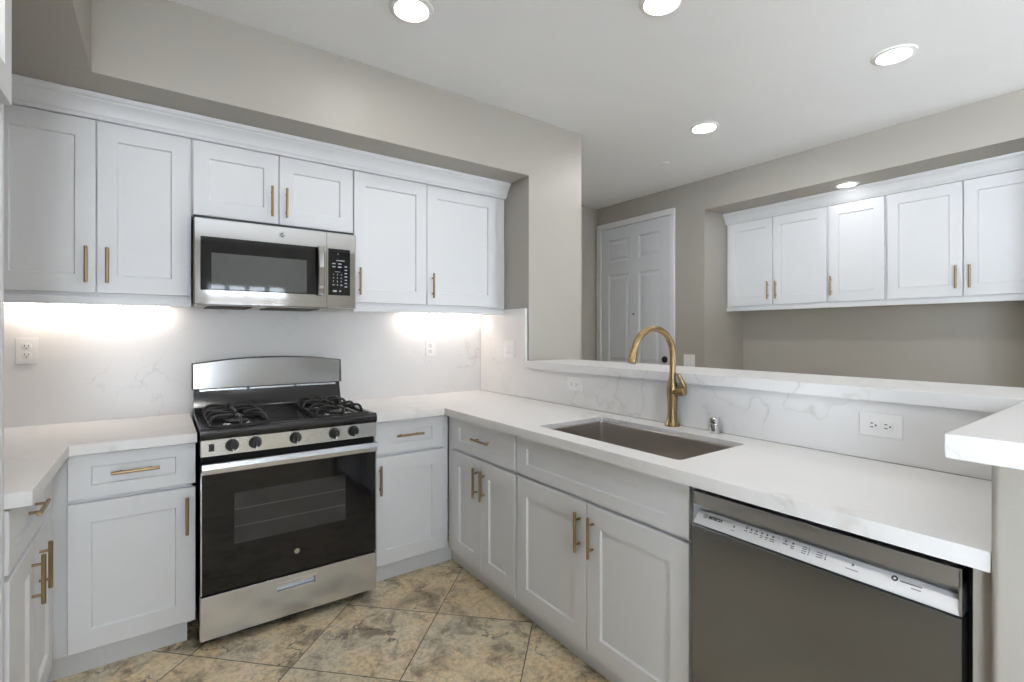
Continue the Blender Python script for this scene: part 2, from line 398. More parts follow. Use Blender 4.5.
# entry door on the far wall
def entry_door():
    x = XF
    bm = B()
    for (y0, y1, z0, z1) in ((0.765, 0.828, 0, 2.475), (-0.193, -0.150, 0, 2.475), (-0.193, 0.828, 2.4755, 2.535)):
        box(bm, x - 0.030, x, y0, y1, z0, z1, 0.005)
    struct('trim_1', bm, 'trimw')
    bm = B(); Y0, Y1 = -0.146, 0.760; xs = x - 0.018
    cols = [(-0.032, 0.240), (0.361, 0.655)]; rows = [(0.24, 0.86), (1.02, 1.965), (2.104, 2.345)]
    ys = [Y0, cols[0][0], cols[0][1], cols[1][0], cols[1][1], Y1]
    zs = [0.004] + [v for r in rows for v in r] + [2.47]
    V = {}
    def vt(y, z, dx):
        k = (round(y, 4), round(z, 4), round(dx, 4))
        if k not in V: V[k] = bm.verts.new((xs + dx, y, z))
        return V[k]
    for i in range(5):
        for j in range(len(zs) - 1):
            y0, y1, z0, z1 = ys[i], ys[i + 1], zs[j], zs[j + 1]
            if i in (1, 3) and j in (1, 3, 5):
                loops = [(0, 0), (0.014, 0.010), (0.030, 0.010), (0.052, 0.003)]
                for (a, da), (c, dc) in zip(loops, loops[1:]):
                    o_ = [(y0 + a, z0 + a), (y1 - a, z0 + a), (y1 - a, z1 - a), (y0 + a, z1 - a)]
                    n_ = [(y0 + c, z0 + c), (y1 - c, z0 + c), (y1 - c, z1 - c), (y0 + c, z1 - c)]
                    for k in range(4):
                        l = (k + 1) % 4
                        bm.faces.new((vt(*o_[k], da), vt(*o_[l], da), vt(*n_[l], dc), vt(*n_[k], dc)))
                bm.faces.new([vt(*q, 0.003) for q in n_])
            else:
                bm.faces.new((vt(y0, z0, 0), vt(y1, z0, 0), vt(y1, z1, 0), vt(y0, z1, 0)))
    d = struct('door_1', bm, 'doorp'); d.data.set_sharp_from_angle(angle=math.radians(15))
    # the six-panel face above is closed into a slab by its edges and back
    bm = B(); box(bm, xs + 0.012, xs + 0.0175, Y0, Y1, 0.004, 2.47); obj('door_core', bm, 'doorp', d)
    for z in (0.25, 1.54, 2.21):
        bm = B(); box(bm, xs - 0.010, xs + 0.004, 0.757, 0.775, z - 0.05, z + 0.05, 0.002); tube(bm, [(xs - 0.012, 0.766, z - 0.052), (xs - 0.012, 0.766, z + 0.052)], 0.007, 10)
        obj('hinge', bm, 'trimw', d)
    bm = B(); lathe(bm, [(0.0, 0.018), (0.020, 0.018), (0.032, 0.010), (0.033, 0.0), (0, 0)], (xs, -0.085, 1.075), (-1, 0, 0)); h = obj('deadbolt', bm, 'bronze', d); h['label'] = 'dark bronze deadbolt'
    bm = B(); lathe(bm, [(0, 0.06), (0.020, 0.058), (0.028, 0.045), (0.024, 0.03), (0.010, 0.02), (0.010, 0.008), (0.032, 0.006), (0.032, 0), (0, 0)], (xs, -0.085, 0.93), (-1, 0, 0)); h = obj('door_knob', bm, 'bronze', d); h['label'] = 'dark bronze door knob'
    bm = B(); lathe(bm, [(0, 0.004), (0.008, 0.004), (0.010, 0.0), (0, 0)], (xs, 0.307, 1.532), (-1, 0, 0)); h = obj('peephole', bm, 'bronze', d); h['label'] = 'small dark peephole'
entry_door()

# ------------------------------------------------------------------ cabinets
def shaker(bm, x0, x1, z0, z1, fx=0.070, fz=0.077, y=0.0, t=0.020, rec=0.0095, ch=0.0035):
    """flat frame round a recessed panel; front at y (towards -y)"""
    e = 0.0015
    def ring(i, j, yy): return [(x0 + i, yy, z0 + j), (x1 - i, yy, z0 + j), (x1 - i, yy, z1 - j), (x0 + i, yy, z1 - j)]
    loft(bm, [ring(0, 0, y + t), ring(0, 0, y + e), ring(e, e, y), ring(fx, fz, y), ring(fx + ch, fz + ch, y + rec)])
def pull(bm, c, vert, n=0.154, r=0.0064, off=0.027):
    """bar pull; c on the face of the door, bar stands off towards -y"""
    x, y, z = c; d = Vector((0, 0, 1)) if vert else Vector((1, 0, 0)); p = Vector((x, y - off, z))
    tube(bm, [p - d * n / 2, p - d * (n / 2 - 0.0008), p + d * (n / 2 - 0.0008), p + d * n / 2], [r * 0.85, r, r, r * 0.85], 12)
    for s in (-1, 1):
        q = p + d * s * n * 0.31
        tube(bm, [q, q + Vector((0, off + 0.001, 0))], 0.0045, 10)
def cabinet(name, label, cat, loc, rotz, W_, D, z0, z1, fronts, toe=None, rail=False, group=None, open_top=False, cx0=0.0):
    """local frame: x along the front, y = 0 at the face of the doors, doors look towards -y"""
    t = thing(name, label, cat, loc, rotz, group)
    bm = B()
    if open_top:
        for a, b in ((cx0, cx0 + 0.018), (W_ - 0.018, W_)): box(bm, a, b, 0.021, D, z0, z1)
        box(bm, cx0, W_, 0.021, D, z0, z0 + 0.018); box(bm, cx0, W_, D - 0.012, D, z0, z1 - 0.03)
        box(bm, cx0, W_, 0.021, 0.036, z1 - 0.04, z1); box(bm, cx0, W_, 0.021, 0.036, 0.66, 0.72); box(bm, W_ / 2 - 0.02, W_ / 2 + 0.02, 0.021, 0.036, z0, 0.70)
    else:
        box(bm, cx0, W_, 0.021, D, z0, z1, 0.001, 1)
    obj('carcass', bm, 'cab', t)
    for f in fronts:
        kind, a, b, c, d, h = f
        bm = B(); shaker(bm, a, b, c, d, fz=(0.077 if kind == 'door' else 0.049), fx=0.068)
        o = obj(kind if kind != 'false' else 'false_drawer_front', bm, 'cab', t)
        if h:
            bm = B(); pull(bm, (h[1], 0, h[2]), h[0] == 'v'); q = obj('handle', bm, 'pull', o); q['label'] = 'brass bar handle'
    if toe:
        obj('toe_kick', one(toe[0], toe[1], 0.078, 0.095, 0.0, z0 + 0.005), 'cab', t)
    if rail:
        obj('light_rail', one(cx0, W_, 0.004, 0.022, z0 - 0.022, z0 + 0.012, 0.003), 'cab', t)
    return t

DT, DB, DM0, DM1 = 0.868, 0.117, 0.682, 0.698    # drawer top, door bottom, gap between them
ZB0, ZB1 = 0.105, 0.8925
# left of the range
def V(x, z=0.568): return ('v', x, z)
def H(x, z=0.789): return ('h', x, z)
X0 = -2.2825
cabinet('base_cabinet', 'white base cabinet with one drawer and one door, left of the range', 'cabinet', (X0, -0.62, 0), 0, 0.451, 0.60, ZB0, ZB1,
        [('drawer', -2.224 - X0, -1.819 - X0, DM1, DT, H(-2.019 - X0)), ('door', -2.224 - X0, -1.819 - X0, DB, DM0, V(-1.849 - X0))], toe=(-0.055, 0.437))
# left run, doors look towards +x
cabinet('base_cabinet', 'white base cabinet at the left edge, seen edge-on beside the tall end panel', 'cabinet', (-2.262, -1.283, 0), PI / 2, 0.683, 0.585, ZB0, ZB1,
        [('drawer', 0.002, 0.632, DM1, DT, H(0.290)), ('door', 0.002, 0.315, DB, DM0, V(0.279)), ('door', 0.319, 0.632, DB, DM0, V(0.398))], toe=(0.0, 0.66))
# right of the range
X0 = -1.041
cabinet('base_cabinet', 'narrow white base cabinet between the range and the inside corner', 'cabinet', (X0, -0.62, 0), 0, 0.439, 0.60, ZB0, ZB1,
        [('drawer', 0.003, -0.640 - X0, DM1, DT, H(-0.848 - X0)), ('door', 0.003, -0.640 - X0, DB, DM0, V(-1.012 - X0))], toe=(0.0, 0.496))
# sink run, doors look towards -x; local x runs towards -y
Y0 = -0.606
cabinet('base_cabinet', 'white base cabinet with one drawer over two doors, between corner and sink cabinet', 'cabinet', (-0.62, Y0, 0), -PI / 2, 0.678, 0.597, ZB0, ZB1,
        [('drawer', 0.084, 0.672, DM1, DT, H(0.402)), ('door', 0.084, 0.376, DB, DM0, V(0.344)), ('door', 0.380, 0.672, DB, DM0, V(0.411))], toe=(-0.061, 0.678))
Y0 = -1.285
cabinet('sink_cabinet', 'wide white sink base cabinet with false drawer front above two doors', 'cabinet', (-0.62, Y0, 0), -PI / 2, 0.915, 0.597, ZB0, ZB1,
        [('false', 0.010, 0.903, DM1, DT, None), ('door', 0.010, 0.454, DB, DM0, V(0.421)), ('door', 0.459, 0.903, DB, DM0, V(0.492))], toe=(0.0, 0.915), open_top=True)

# wall cabinets over the range wall
UB, UT = 1.508, 2.2515
GW = None
X0 = -2.855
def HV(x): return ('v', x, 1.627)
cabinet('wall_cabinet', 'white two-door wall cabinet left of the microwave', 'cabinet', (X0, -0.33, 0), 0, 1.034, 0.328, 1.478, SOF - 0.002,
        [('door', -2.502 - X0, -2.166 - X0, UB, UT, HV(-2.197 - X0)), ('door', -2.162 - X0, -1.829 - X0, UB, UT, HV(-2.127 - X0))], rail=True)
X0 = -1.820
cabinet('wall_cabinet', 'short white two-door wall cabinet directly above the microwave', 'cabinet', (X0, -0.33, 0), 0, 0.764, 0.328, 1.890, SOF - 0.002,
        [('door', -1.815 - X0, -1.443 - X0, 1.897, UT, ('v', -1.475 - X0, 2.007)), ('door', -1.439 - X0, -1.060 - X0, 1.897, UT, ('v', -1.406 - X0, 2.007))])
X0 = -1.055
cabinet('wall_cabinet', 'white two-door wall cabinet right of the microwave', 'cabinet', (X0, -0.33, 0), 0, 1.050, 0.328, 1.478, SOF - 0.002,
        [('door', 0.003, -0.604 - X0, UB, UT, HV(-1.023 - X0)), ('door', -0.600 - X0, -0.082 - X0, UB, UT, HV(-0.566 - X0))], rail=True)
CROWN = [(0, 0), (0.004, 0.002), (0.008, 0.014), (0.014, 0.018), (0.017, 0.030), (0.024, 0.046), (0.036, 0.060), (0.044, 0.068), (0.044, 0.076), (0.052, 0.080), (0.056, 0.088), (0.056, 0.097), (0, 0.097)]
bm = B(); prism(bm, CROWN, lambda p, a: (a, -0.3095 - 0.018 - p[0] + 0.0, SOF - 0.0985 + p[1]), XL + 0.003, -0.003)
box(bm, XL + 0.003, -0.003, -0.3285, -0.3095, SOF - 0.0985, SOF - 0.0015)
tag(obj('crown_molding', bm, 'cab'), 'white crown molding along the top of the cabinets over the range wall', 'molding')
# over-refrigerator cabinet and end panel, at the very left edge of the picture
cabinet('wall_cabinet', 'deep white overhead cabinet at the upper left edge of the picture', 'cabinet', (-2.250, -2.25, 0), PI / 2, 0.930, 0.60, 1.915, SOF - 0.002,
        [('door', 0.002, 0.463, 1.918, SOF - 0.006, ('v', 0.43, 2.04)), ('door', 0.467, 0.928, 1.918, SOF - 0.006, ('v', 0.50, 2.04))])
tag(obj('end_panel', one(XL + 0.003, -2.270, -1.318, -1.290, 0, SOF - 0.002, 0.001, 1), 'cab'), 'tall white end panel at the left edge of the picture', 'panel')

# refrigerator under the overhead cabinet (mirrored in the dishwasher front)
t = thing('refrigerator', 'tall stainless steel refrigerator in the bay at left, below the deep overhead cabinet', 'refrigerator', (-2.58, -1.79, 0))
def F(name, bm, mat, parent=None):
    bmesh.ops.translate(bm, verts=bm.verts[:], vec=(2.58, 1.79, 0)); return obj(name, bm, mat, parent or t)
F('body', one(-2.84, -2.385, -2.245, -1.335, 0.03, 1.80, 0.003, 1), 'black')
for y0, y1, hy in ((-2.243, -1.793, -1.83), (-1.787, -1.337, -1.75)):
    d_ = F('door', one(-2.383, -2.325, y0, y1, 0.76, 1.79, 0.008, 3), 'steel_y')
    bm = B(); tube(bm, catmull([(-2.328, hy, 0.90), (-2.295, hy, 0.92), (-2.290, hy, 1.25), (-2.295, hy, 1.60), (-2.328, hy, 1.62)], 5), 0.009, 12); F('handle', bm, 'steel_rail', d_)
d_ = F('freezer_drawer', one(-2.383, -2.325, -2.243, -1.337, 0.09, 0.752, 0.008, 3), 'steel_y')
bm = B(); tube(bm, catmull([(-2.328, -2.16, 0.68), (-2.295, -2.14, 0.68), (-2.290, -1.79, 0.68), (-2.295, -1.44, 0.68), (-2.328, -1.42, 0.68)], 5), 0.009, 12); F('handle', bm, 'steel_rail', d_)
F('toe_grille', one(-2.38, -2.36, -2.24, -1.34, 0.0, 0.085), 'black')

# niche cabinets on the far wall, doors look towards -x
NB, NT = 1.583, 2.3515
GN = None
NX0 = XF + 0.342
def HN(x): return ('v', x, 1.711)
for lab, y0, wd, fr in (
    ('white two-door wall cabinet at the left end of the far niche', NY - 0.004, 0.874, [('door', 0.022, 0.434, HN(0.398)), ('door', 0.438, 0.862, HN(0.467))]),
    ('white single-door wall cabinet in the middle of the far niche, under its ceiling light', NY - 0.879, 0.386, [('door', 0.006, 0.376, HN(0.026))]),
    ('white two-door wall cabinet at the right end of the far niche', NY - 1.266, 0.870, [('door', 0.006, 0.425, HN(0.394)), ('door', 0.431, 0.850, HN(0.464))])):
    cabinet('wall_cabinet', lab, 'cabinet', (NX0, y0, 0), -PI / 2, wd, 0.309, 1.560, NZ - 0.002,
            [(k, a, b, NB, NT, h) for k, a, b, h in fr], rail=True)
bm = B(); prism(bm, [(p[0] * 1.0, p[1]) for p in CROWN], lambda p, a: (NX0 + 0.003 - p[0], a, NZ - 0.0985 + p[1]), -2.6405, NY - 0.003)
box(bm, NX0 + 0.003, NX0 + 0.0195, -2.6405, NY - 0.003, NZ - 0.0985, NZ - 0.0015)
tag(obj('crown_molding', bm, 'cab'), 'white crown molding on top of the cabinets in the far niche', 'molding')

# filler between dishwasher and the bar return
tag(obj('filler_panel', one(-0.622, -0.604, -2.866, -2.836, 0, 0.872, 0.001, 1), 'wall'), 'narrow grey filler strip beside the dishwasher, under the countertop end', 'panel')

# ------------------------------------------------------------------ quartz: counters, backsplashes, bar top
CT0, CT1 = 0.874, 0.914
def slab(poly, z0, z1, bev=0.003, hole=None, aprons=()):
    bm = B()
    def face(z):
        outer = [bm.verts.new((x, y, z)) for x, y in poly]
        if not hole: return [bm.faces.new(outer)], outer, None
        inner = [bm.verts.new((x, y, z)) for x, y in hole]
        es = [bm.edges.new((outer[i], outer[(i + 1) % len(outer)])) for i in range(len(outer))] + [bm.edges.new((inner[i], inner[(i + 1) % len(inner)])) for i in range(len(inner))]
        r = bmesh.ops.triangle_fill(bm, use_beauty=True, edges=es)
        return [g for g in r['geom'] if isinstance(g, bmesh.types.BMFace)], outer, inner
    _, o0, i0 = face(z0); _, o1, i1 = face(z1)
    n = len(poly); side = []
    for i in range(n): side.append(bm.faces.new((o0[i], o0[(i + 1) % n], o1[(i + 1) % n], o1[i])))
    if hole:
        m = len(hole)
        for i in range(m): side.append(bm.faces.new((i0[i], i0[(i + 1) % m], i1[(i + 1) % m], i1[i])))
    bmesh.ops.recalc_face_normals(bm, faces=bm.faces[:])
    es = [e for e in bm.edges if len(e.link_faces) == 2 and (not aprons or e.verts[0].co.z > z1 - 1e-4) and abs(e.link_faces[0].normal.dot(e.link_faces[1].normal)) < 0.2 and abs(e.verts[0].co.z - e.verts[1].co.z) < 1e-4]
    bmesh.ops.bevel(bm, geom=es, offset=bev, segments=2, affect='EDGES', profile=0.5)
    for ap in aprons:
        prism(bm, ap, lambda p, a: (p[0], p[1], a), CT0, z0 + 0.00005)
    return bm
def rrect(x0, x1, y0, y1, r, n=5):
    out = []
    for cx, cy, a in ((x1 - r, y1 - r, 0), (x0 + r, y1 - r, 90), (x0 + r, y0 + r, 180), (x1 - r, y0 + r, 270)):
        for k in range(n + 1):
            t = math.radians(a + 90 * k / n); out.append((cx + r * math.cos(t), cy + r * math.sin(t)))
    return out
SX0, SX1, SY0, SY1 = -0.548, -0.138, -2.103, -1.360
bm = slab([(-1.044, -0.022), (-1.044, -0.647), (-0.648, -0.647), (-0.648, -2.867), (-0.022, -2.867), (-0.022, -0.022)], CT1 - 0.02, CT1, hole=rrect(SX0, SX1, SY0, SY1, 0.018),
          aprons=[[(-1.044, -0.647), (-0.648, -0.647), (-0.648, -2.867), (-0.628, -2.867), (-0.628, -0.627), (-1.044, -0.627)]])
tag(obj('countertop', bm, 'quartz'), 'L-shaped white veined quartz countertop around the sink, right of the range', 'countertop')
bm = slab([(-1.814, -0.022), (-1.814, -0.647), (-2.217, -0.647), (-2.217, -1.286), (XL + 0.003, -1.286), (XL + 0.003, -0.022)], CT1 - 0.02, CT1,
          aprons=[[(-1.814, -0.647), (-2.217, -0.647), (-2.217, -1.286), (XL + 0.003, -1.286), (XL + 0.003, -1.2845), (-2.237, -1.2845), (-2.237, -0.627), (-1.814, -0.627)]])
tag(obj('countertop', bm, 'quartz'), 'white quartz countertop in the left corner, left of the range', 'countertop')
bm = one(XL + 0.003, -0.0215, -0.020, -0.001, 0.872, 1.476)
tag(obj('backsplash', bm, 'quartz'), 'tall white veined backsplash behind the range and under the wall cabinets', 'backsplash')
bm = B()
prism(bm, [(-0.021, 0.915), (-2.866, 0.915), (-2.866, 1.109), (-0.566, 1.109), (-0.566, 1.495), (-0.021, 1.495)], lambda p, a: (a, p[0], p[1]), -0.020, -0.001)
tag(obj('backsplash', bm, 'quartz'), 'long white veined backsplash behind the sink, stepping up at the corner', 'backsplash')
bm = slab([(-0.042, -0.583), (-0.042, -2.8335), (0.36, -2.8335), (0.36, -0.583)], 1.110, 1.155, 0.003)
tag(obj('bar_top', bm, 'quartz'), 'long raised white quartz ledge on the low wall behind the sink', 'countertop')
bm = slab([(-0.800, -2.834), (-0.800, -3.36), (0.36, -3.36), (0.36, -2.834)], 1.110, 1.155, 0.003)
tag(obj('bar_top', bm, 'quartz'), 'short raised white quartz bar slab jutting in at the right edge of the picture', 'countertop')

# ------------------------------------------------------------------ sink, faucet, air gap
t = thing('sink', 'stainless steel undermount sink set into the countertop', 'sink', ((SX0 + SX1) / 2, (SY0 + SY1) / 2, 0.66))
bm = B()
def rr3(g, r, z): return [(x - (SX0 + SX1) / 2, y - (SY0 + SY1) / 2, z - 0.66) for x, y in rrect(SX0 - g, SX1 + g, SY0 - g, SY1 + g, r)]
rings = [rr3(0.024, 0.03, CT0 + 0.0185), rr3(0.004, 0.016, CT0 + 0.0185), rr3(0.002, 0.014, CT0 + 0.01), rr3(-0.004, 0.018, 0.672), rr3(-0.016, 0.02, 0.662), rr3(-0.15, 0.03, 0.655)]
rv = loft(bm, rings, cap=False); bm.faces.new(rv[-1])
out = [rr3(0.024, 0.03, CT0 + 0.0168), rr3(0.0055, 0.018, CT0 + 0.0168), rr3(0.0055, 0.018, 0.655), rr3(-0.15, 0.03, 0.651)]
ov = loft(bm, out, cap=False); bm.faces.new(ov[-1])
n = len(rv[0])
for i in range(n): bm.faces.new((rv[0][i], rv[0][(i + 1) % n], ov[0][(i + 1) % n], ov[0][i]))
obj('basin', bm, 'sink', t)
bm = B(); lathe(bm, [(0, 0.001), (0.022, 0.0), (0.036, 0.003), (0.045, 0.004), (0.046, 0.0), (0.046, -0.003), (0, -0.003)], (0.0, 0.0, -0.002))
obj('drain', bm, 'chrome', t)

t = thing('faucet', 'brushed brass gooseneck faucet with side lever behind the sink', 'faucet', (-0.057, -1.717, CT1))
bm = B()
def oct_ring(cx, cy, z, r, rot=0, seg=32, k=0.0):
    out = []
    for i in range(seg):
        a = 2 * PI * i / seg; rr = r * (1 + k * math.cos(8 * a)); out.append((cx + rr * math.cos(a), cy + rr * math.sin(a), z))
    return out
prof = [(0.0335, 0.0), (0.0335, 0.005), (0.030, 0.010), (0.0255, 0.022), (0.022, 0.045), (0.0205, 0.080), (0.021, 0.110), (0.024, 0.140), (0.0245, 0.155), (0.0235, 0.172), (0.019, 0.195), (0.0155, 0.215), (0.0145, 0.23)]
loft(bm, [oct_ring(0, 0, z, r, k=(0.025 if z < 0.15 else 0.0)) for r, z in prof])
obj('body', bm, 'brass', t)
path = catmull([(0.0, 0, 0.222), (0.004, 0, 0.275), (0.003, 0, 0.325), (-0.013, 0, 0.376), (-0.056, 0, 0.420), (-0.126, 0, 0.438), (-0.196, 0, 0.423), (-0.240, 0, 0.386), (-0.257, 0, 0.352)], 6)
bm = B(); tube(bm, path, [0.0143] * len(path), 18); obj('spout', bm, 'brass', t)
bm = B(); hp = [(-0.2555, 0, 0.356), (-0.260, 0, 0.344), (-0.267, 0, 0.324), (-0.2735, 0, 0.305), (-0.2742, 0, 0.3025), (-0.2772, 0, 0.2935)]
tube(bm, hp, [0.0150, 0.0155, 0.0172, 0.0195, 0.0185, 0.0192], 18); h = obj('spray_head', bm, 'brass', t)
bm = B(); box(bm, -0.258, -0.246, -0.006, 0.006, 0.300, 0.328, 0.004); obj('spray_button', bm, 'black', h)
bm = B(); lathe(bm, [(0, 0.056), (0.016, 0.056), (0.0195, 0.052), (0.0195, 0.036), (0.018, 0.020), (0.021, 0.010), (0.021, 0.0), (0, 0)], (0, -0.008, 0.155), (0.10, -1, 0.10)); obj('valve_hub', bm, 'brass', t)
bm = B(); lp = catmull([(0.006, -0.054, 0.158), (0.004, -0.060, 0.182), (-0.006, -0.052, 0.210), (-0.016, -0.043, 0.238)], 5)
tube(bm, lp, [0.012 - 0.0045 * i / (len(lp) - 1) for i in range(len(lp))], 14); obj('lever', bm, 'brass', t)
bm = B(); lathe(bm, [(0, 0.066), (0.019, 0.066), (0.0212, 0.064), (0.0212, 0.044), (0.0204, 0.043), (0.0204, 0.041), (0.0212, 0.040), (0.0212, 0.0), (0, 0)], (-0.055, -1.925, CT1), seg=28)
tag(obj('air_gap', bm, 'chrome'), 'small stainless air gap cap standing right of the faucet', 'air gap')

# ------------------------------------------------------------------ gas range
RX0, RX1 = -1.806, -1.054; RC = (RX0 + RX1) / 2; RF = -0.690
t = thing('gas_range', 'stainless steel gas range with black glass oven door', 'range', (RC, -0.35, 0))
def R(name, bm, mat, parent=None, **k):
    bmesh.ops.translate(bm, verts=bm.verts[:], vec=(-RC, 0.35, 0)); return obj(name, bm, mat, parent or t, **k)
bm = B(); box(bm, RX0 + 0.004, RX1 - 0.004, RF + 0.055, -0.045, 0.035, 0.885, 0.002, 1); R('body', bm, 'black')
for x in (RX0 + 0.05, RX1 - 0.05):
    for y in (RF + 0.10, -0.10):
        bm = B(); lathe(bm, [(0, 0.036), (0.016, 0.036), (0.016, 0.008), (0.02, 0.0), (0, 0)], (x, y, 0), seg=14); R('foot', bm, 'black')
# cooktop: rolled steel front, raised rim, recessed black pan
bm = B()
prism(bm, [(RF, 0.886), (RF - 0.006, 0.896), (RF - 0.007, 0.912), (RF - 0.002, 0.924), (RF + 0.008, 0.931), (RF + 0.022, 0.931), (RF + 0.030, 0.924), (RF + 0.030, 0.886)], lambda p, a: (a, p[0], p[1]), RX0, RX1)
R('cooktop_front', bm, 'enamel')
bm = B()
for x0, x1 in ((RX0, RX0 + 0.022), (RX1 - 0.022, RX1)): box(bm, x0, x1, RF + 0.0305, -0.085, 0.886, 0.931, 0.005, 2)
box(bm, RX0 + 0.02, RX1 - 0.02, RF + 0.0305, -0.085, 0.886, 0.919)
for cx in (RC - 0.235, RC + 0.235):
    pass
R('cooktop', bm, 'enamel')
def burner(x, y, r):
    bm = B(); lathe(bm, [(0, 0.020), (r * 0.8, 0.020), (r, 0.016), (r, 0.011), (r * 0.9, 0.010), (r * 0.9, 0.0), (0, 0)], (x, y, 0.9185), seg=26); b_ = R('burner', bm, 'iron')
    bm = B(); lathe(bm, [(r * 0.92, 0.008), (r * 1.12, 0.006), (r * 1.25, 0.0), (0, 0), (0, 0.008)], (x, y, 0.919), seg=26); q = R('burner_ring', bm, 'chrome', b_)
BX = (RC - 0.222, RC + 0.222); BY = (RF + 0.165, RF + 0.435)
for bx in BX:
    for by, r in zip(BY, (0.046, 0.038)): burner(bx, by, r)
for bx in BX:
    bm = B(); hw = 0.112; gy0, gy1 = RF + 0.042, RF + 0.560; zt = 0.966
    def bar(p, q, w=0.0055):
        tube(bm, [p, q], w, 8)
    for x in (bx - hw, bx + hw): bar((x, gy0, 0.932), (x, gy1, 0.932), 0.006)
    for y in (gy0, (gy0 + gy1) / 2, gy1): bar((bx - hw, y, 0.932), (bx + hw, y, 0.932), 0.006)
    for x in (bx - hw, bx + hw):
        for y in (gy0, gy1): bar((x, y, 0.9185), (x, y, 0.934), 0.006)
    for by in BY:      # raised fingers curving in over each burner
        for dy in (-0.062, 0.062):
            for sd in (-1, 1):
                pts = catmull([(bx + sd * hw, by + dy, 0.930), (bx + sd * (hw - 0.004), by + dy, 0.950), (bx + sd * (hw - 0.018), by + dy * 0.97, zt), (bx + sd * 0.062, by + dy * 0.80, zt + 0.002), (bx + sd * 0.024, by + dy * 0.50, zt - 0.003)], 4)
                tube(bm, pts, 0.0068, 10)
        for sd in (-1, 1):
            ye = by + sd * 0.130
            pts = catmull([(bx, ye, 0.930), (bx, ye - sd * 0.006, 0.952), (bx, ye - sd * 0.022, zt), (bx, by + sd * 0.030, zt - 0.002)], 4)
            tube(bm, pts, 0.0068, 10)
    R('grate', bm, 'iron')
# control panel with knobs, igniter switch
PZ0, PZ1 = 0.816, 0.885
bm = B(); prism(bm, [(RF + 0.002, PZ0), (RF - 0.002, PZ1), (RF + 0.06, PZ1), (RF + 0.06, PZ0)], lambda p, a: (a, p[0], p[1]), RX0 + 0.002, RX1 - 0.002)
cp = R('control_panel', bm, 'steel')
def mark(bm, x0, x1, z0, z1, y): box(bm, x0, x1, y - 0.0004, y + 0.0004, z0, z1)
for x in (-1.690, -1.601, -1.436, -1.262, -1.171):
    bm = B(); lathe(bm, [(0, 0.026), (0.017, 0.026), (0.0195, 0.023), (0.022, 0.010), (0.026, 0.004), (0.0265, 0.0), (0, 0)], (x, RF, 0.854), (0, -1, 0), 26)
    kn = R('knob', bm, 'black')
    bm = B(); box(bm, x - 0.004, x + 0.004, RF - 0.036, RF - 0.022, 0.832, 0.876, 0.003); R('knob_grip', bm, 'black', kn)
    bm = B(); box(bm, x - 0.002, x + 0.004, RF - 0.0372, RF - 0.0355, 0.833, 0.843); q = R('knob_pointer', bm, 'plastic', kn); q['label'] = 'small white pointer mark'
    bm = B()
    for k in range(5):
        a = math.radians(60 - 30 * k); mark(bm, x + 0.0315 * math.sin(a) - 0.0012, x + 0.0315 * math.sin(a) + 0.0012, 0.854 + 0.0315 * math.cos(a) - 0.0012, 0.854 + 0.0315 * math.cos(a) + 0.0012, RF - 0.0005)
    mark(bm, x + 0.022, x + 0.034, 0.874, 0.878, RF - 0.0005)
    R('knob_marking', bm, 'greyink', cp)
bm = B(); box(bm, -1.776, -1.756, RF - 0.004, RF + 0.004, 0.836, 0.868, 0.0015); sw = R('switch', bm, 'black')
bm = B(); box(bm, -1.771, -1.761, RF - 0.0055, RF - 0.003, 0.845, 0.860, 0.001); R('rocker', bm, 'enamel', sw)
# vent gap, oven door, handle
bm = B(); box(bm, RX0 + 0.006, RX1 - 0.006, RF + 0.03, RF + 0.06, 0.735, 0.816); R('vent_gap', bm, 'dark')
bm = B(); box(bm, RX0 + 0.001, RX1 - 0.001, RF, RF + 0.052, 0.238, 0.782, 0.003); od = R('oven_door', bm, 'blackgl')
for x0 in (RX0 + 0.001, RX1 - 0.006):
    bm = B(); box(bm, x0, x0 + 0.005, RF - 0.0012, RF + 0.02, 0.238, 0.75, 0.0006, 1); R('door_edge', bm, 'steel', od)
bm = B(); box(bm, -1.682, -1.209, RF - 0.0006, RF + 0.002, 0.428, 0.648); w = R('oven_window', bm, 'ovenwin', od); w['label'] = 'grey tinted oven window'
for z in (0.500, 0.575):
    bm = B(); box(bm, -1.680, -1.211, RF - 0.0010, RF - 0.0004, z, z + 0.002); R('rack_line', bm, 'rack', od)
bm = B()
prism(bm, [(RF - 0.046, 0.750), (RF - 0.049, 0.753), (RF - 0.051, 0.772), (RF - 0.049, 0.791), (RF - 0.045, 0.794), (RF - 0.030, 0.794), (RF - 0.028, 0.790), (RF - 0.028, 0.754), (RF - 0.031, 0.750)], lambda p, a: (a, p[0], p[1]), RX0 + 0.004, RX1 - 0.014)
hd = R('oven_handle', bm, 'steel', smooth=12); hd['label'] = 'wide stainless oven handle bar'
for x0 in (RX0 + 0.02, RX1 - 0.05):
    bm = B(); box(bm, x0, x0 + 0.03, RF - 0.030, RF + 0.004, 0.757, 0.785, 0.003); R('handle_bracket', bm, 'black', hd)
def roundel(bm, c, r, right, up):
    m = face_m(c, right, up); nn = Vector(right).cross(Vector(up))
    lathe(bm, [(r * 0.80, 0.0), (r * 0.80, 0.0008), (r, 0.0008), (r, 0.0), (r * 0.80, 0.0)], c, tuple(nn), 24)
    text(bm, 'GE', r * 0.95, m, 0.0006, shear=0.3)
    for k in range(4):
        a = PI / 4 + k * PI / 2; p = Vector(c) + (Vector(right) * math.cos(a) + Vector(up) * math.sin(a)) * r * 0.62
        tube(bm, [p, p + (Vector(right) * -math.sin(a) + Vector(up) * math.cos(a)) * r * 0.22], r * 0.06, 6)
bm = B(); lathe(bm, [(0, 0.0008), (0.0125, 0.0008), (0.0125, 0.0), (0, 0)], (-1.430, RF - 0.0002, 0.333), (0, -1, 0)); bd = R('badge', bm, 'chrome', od)
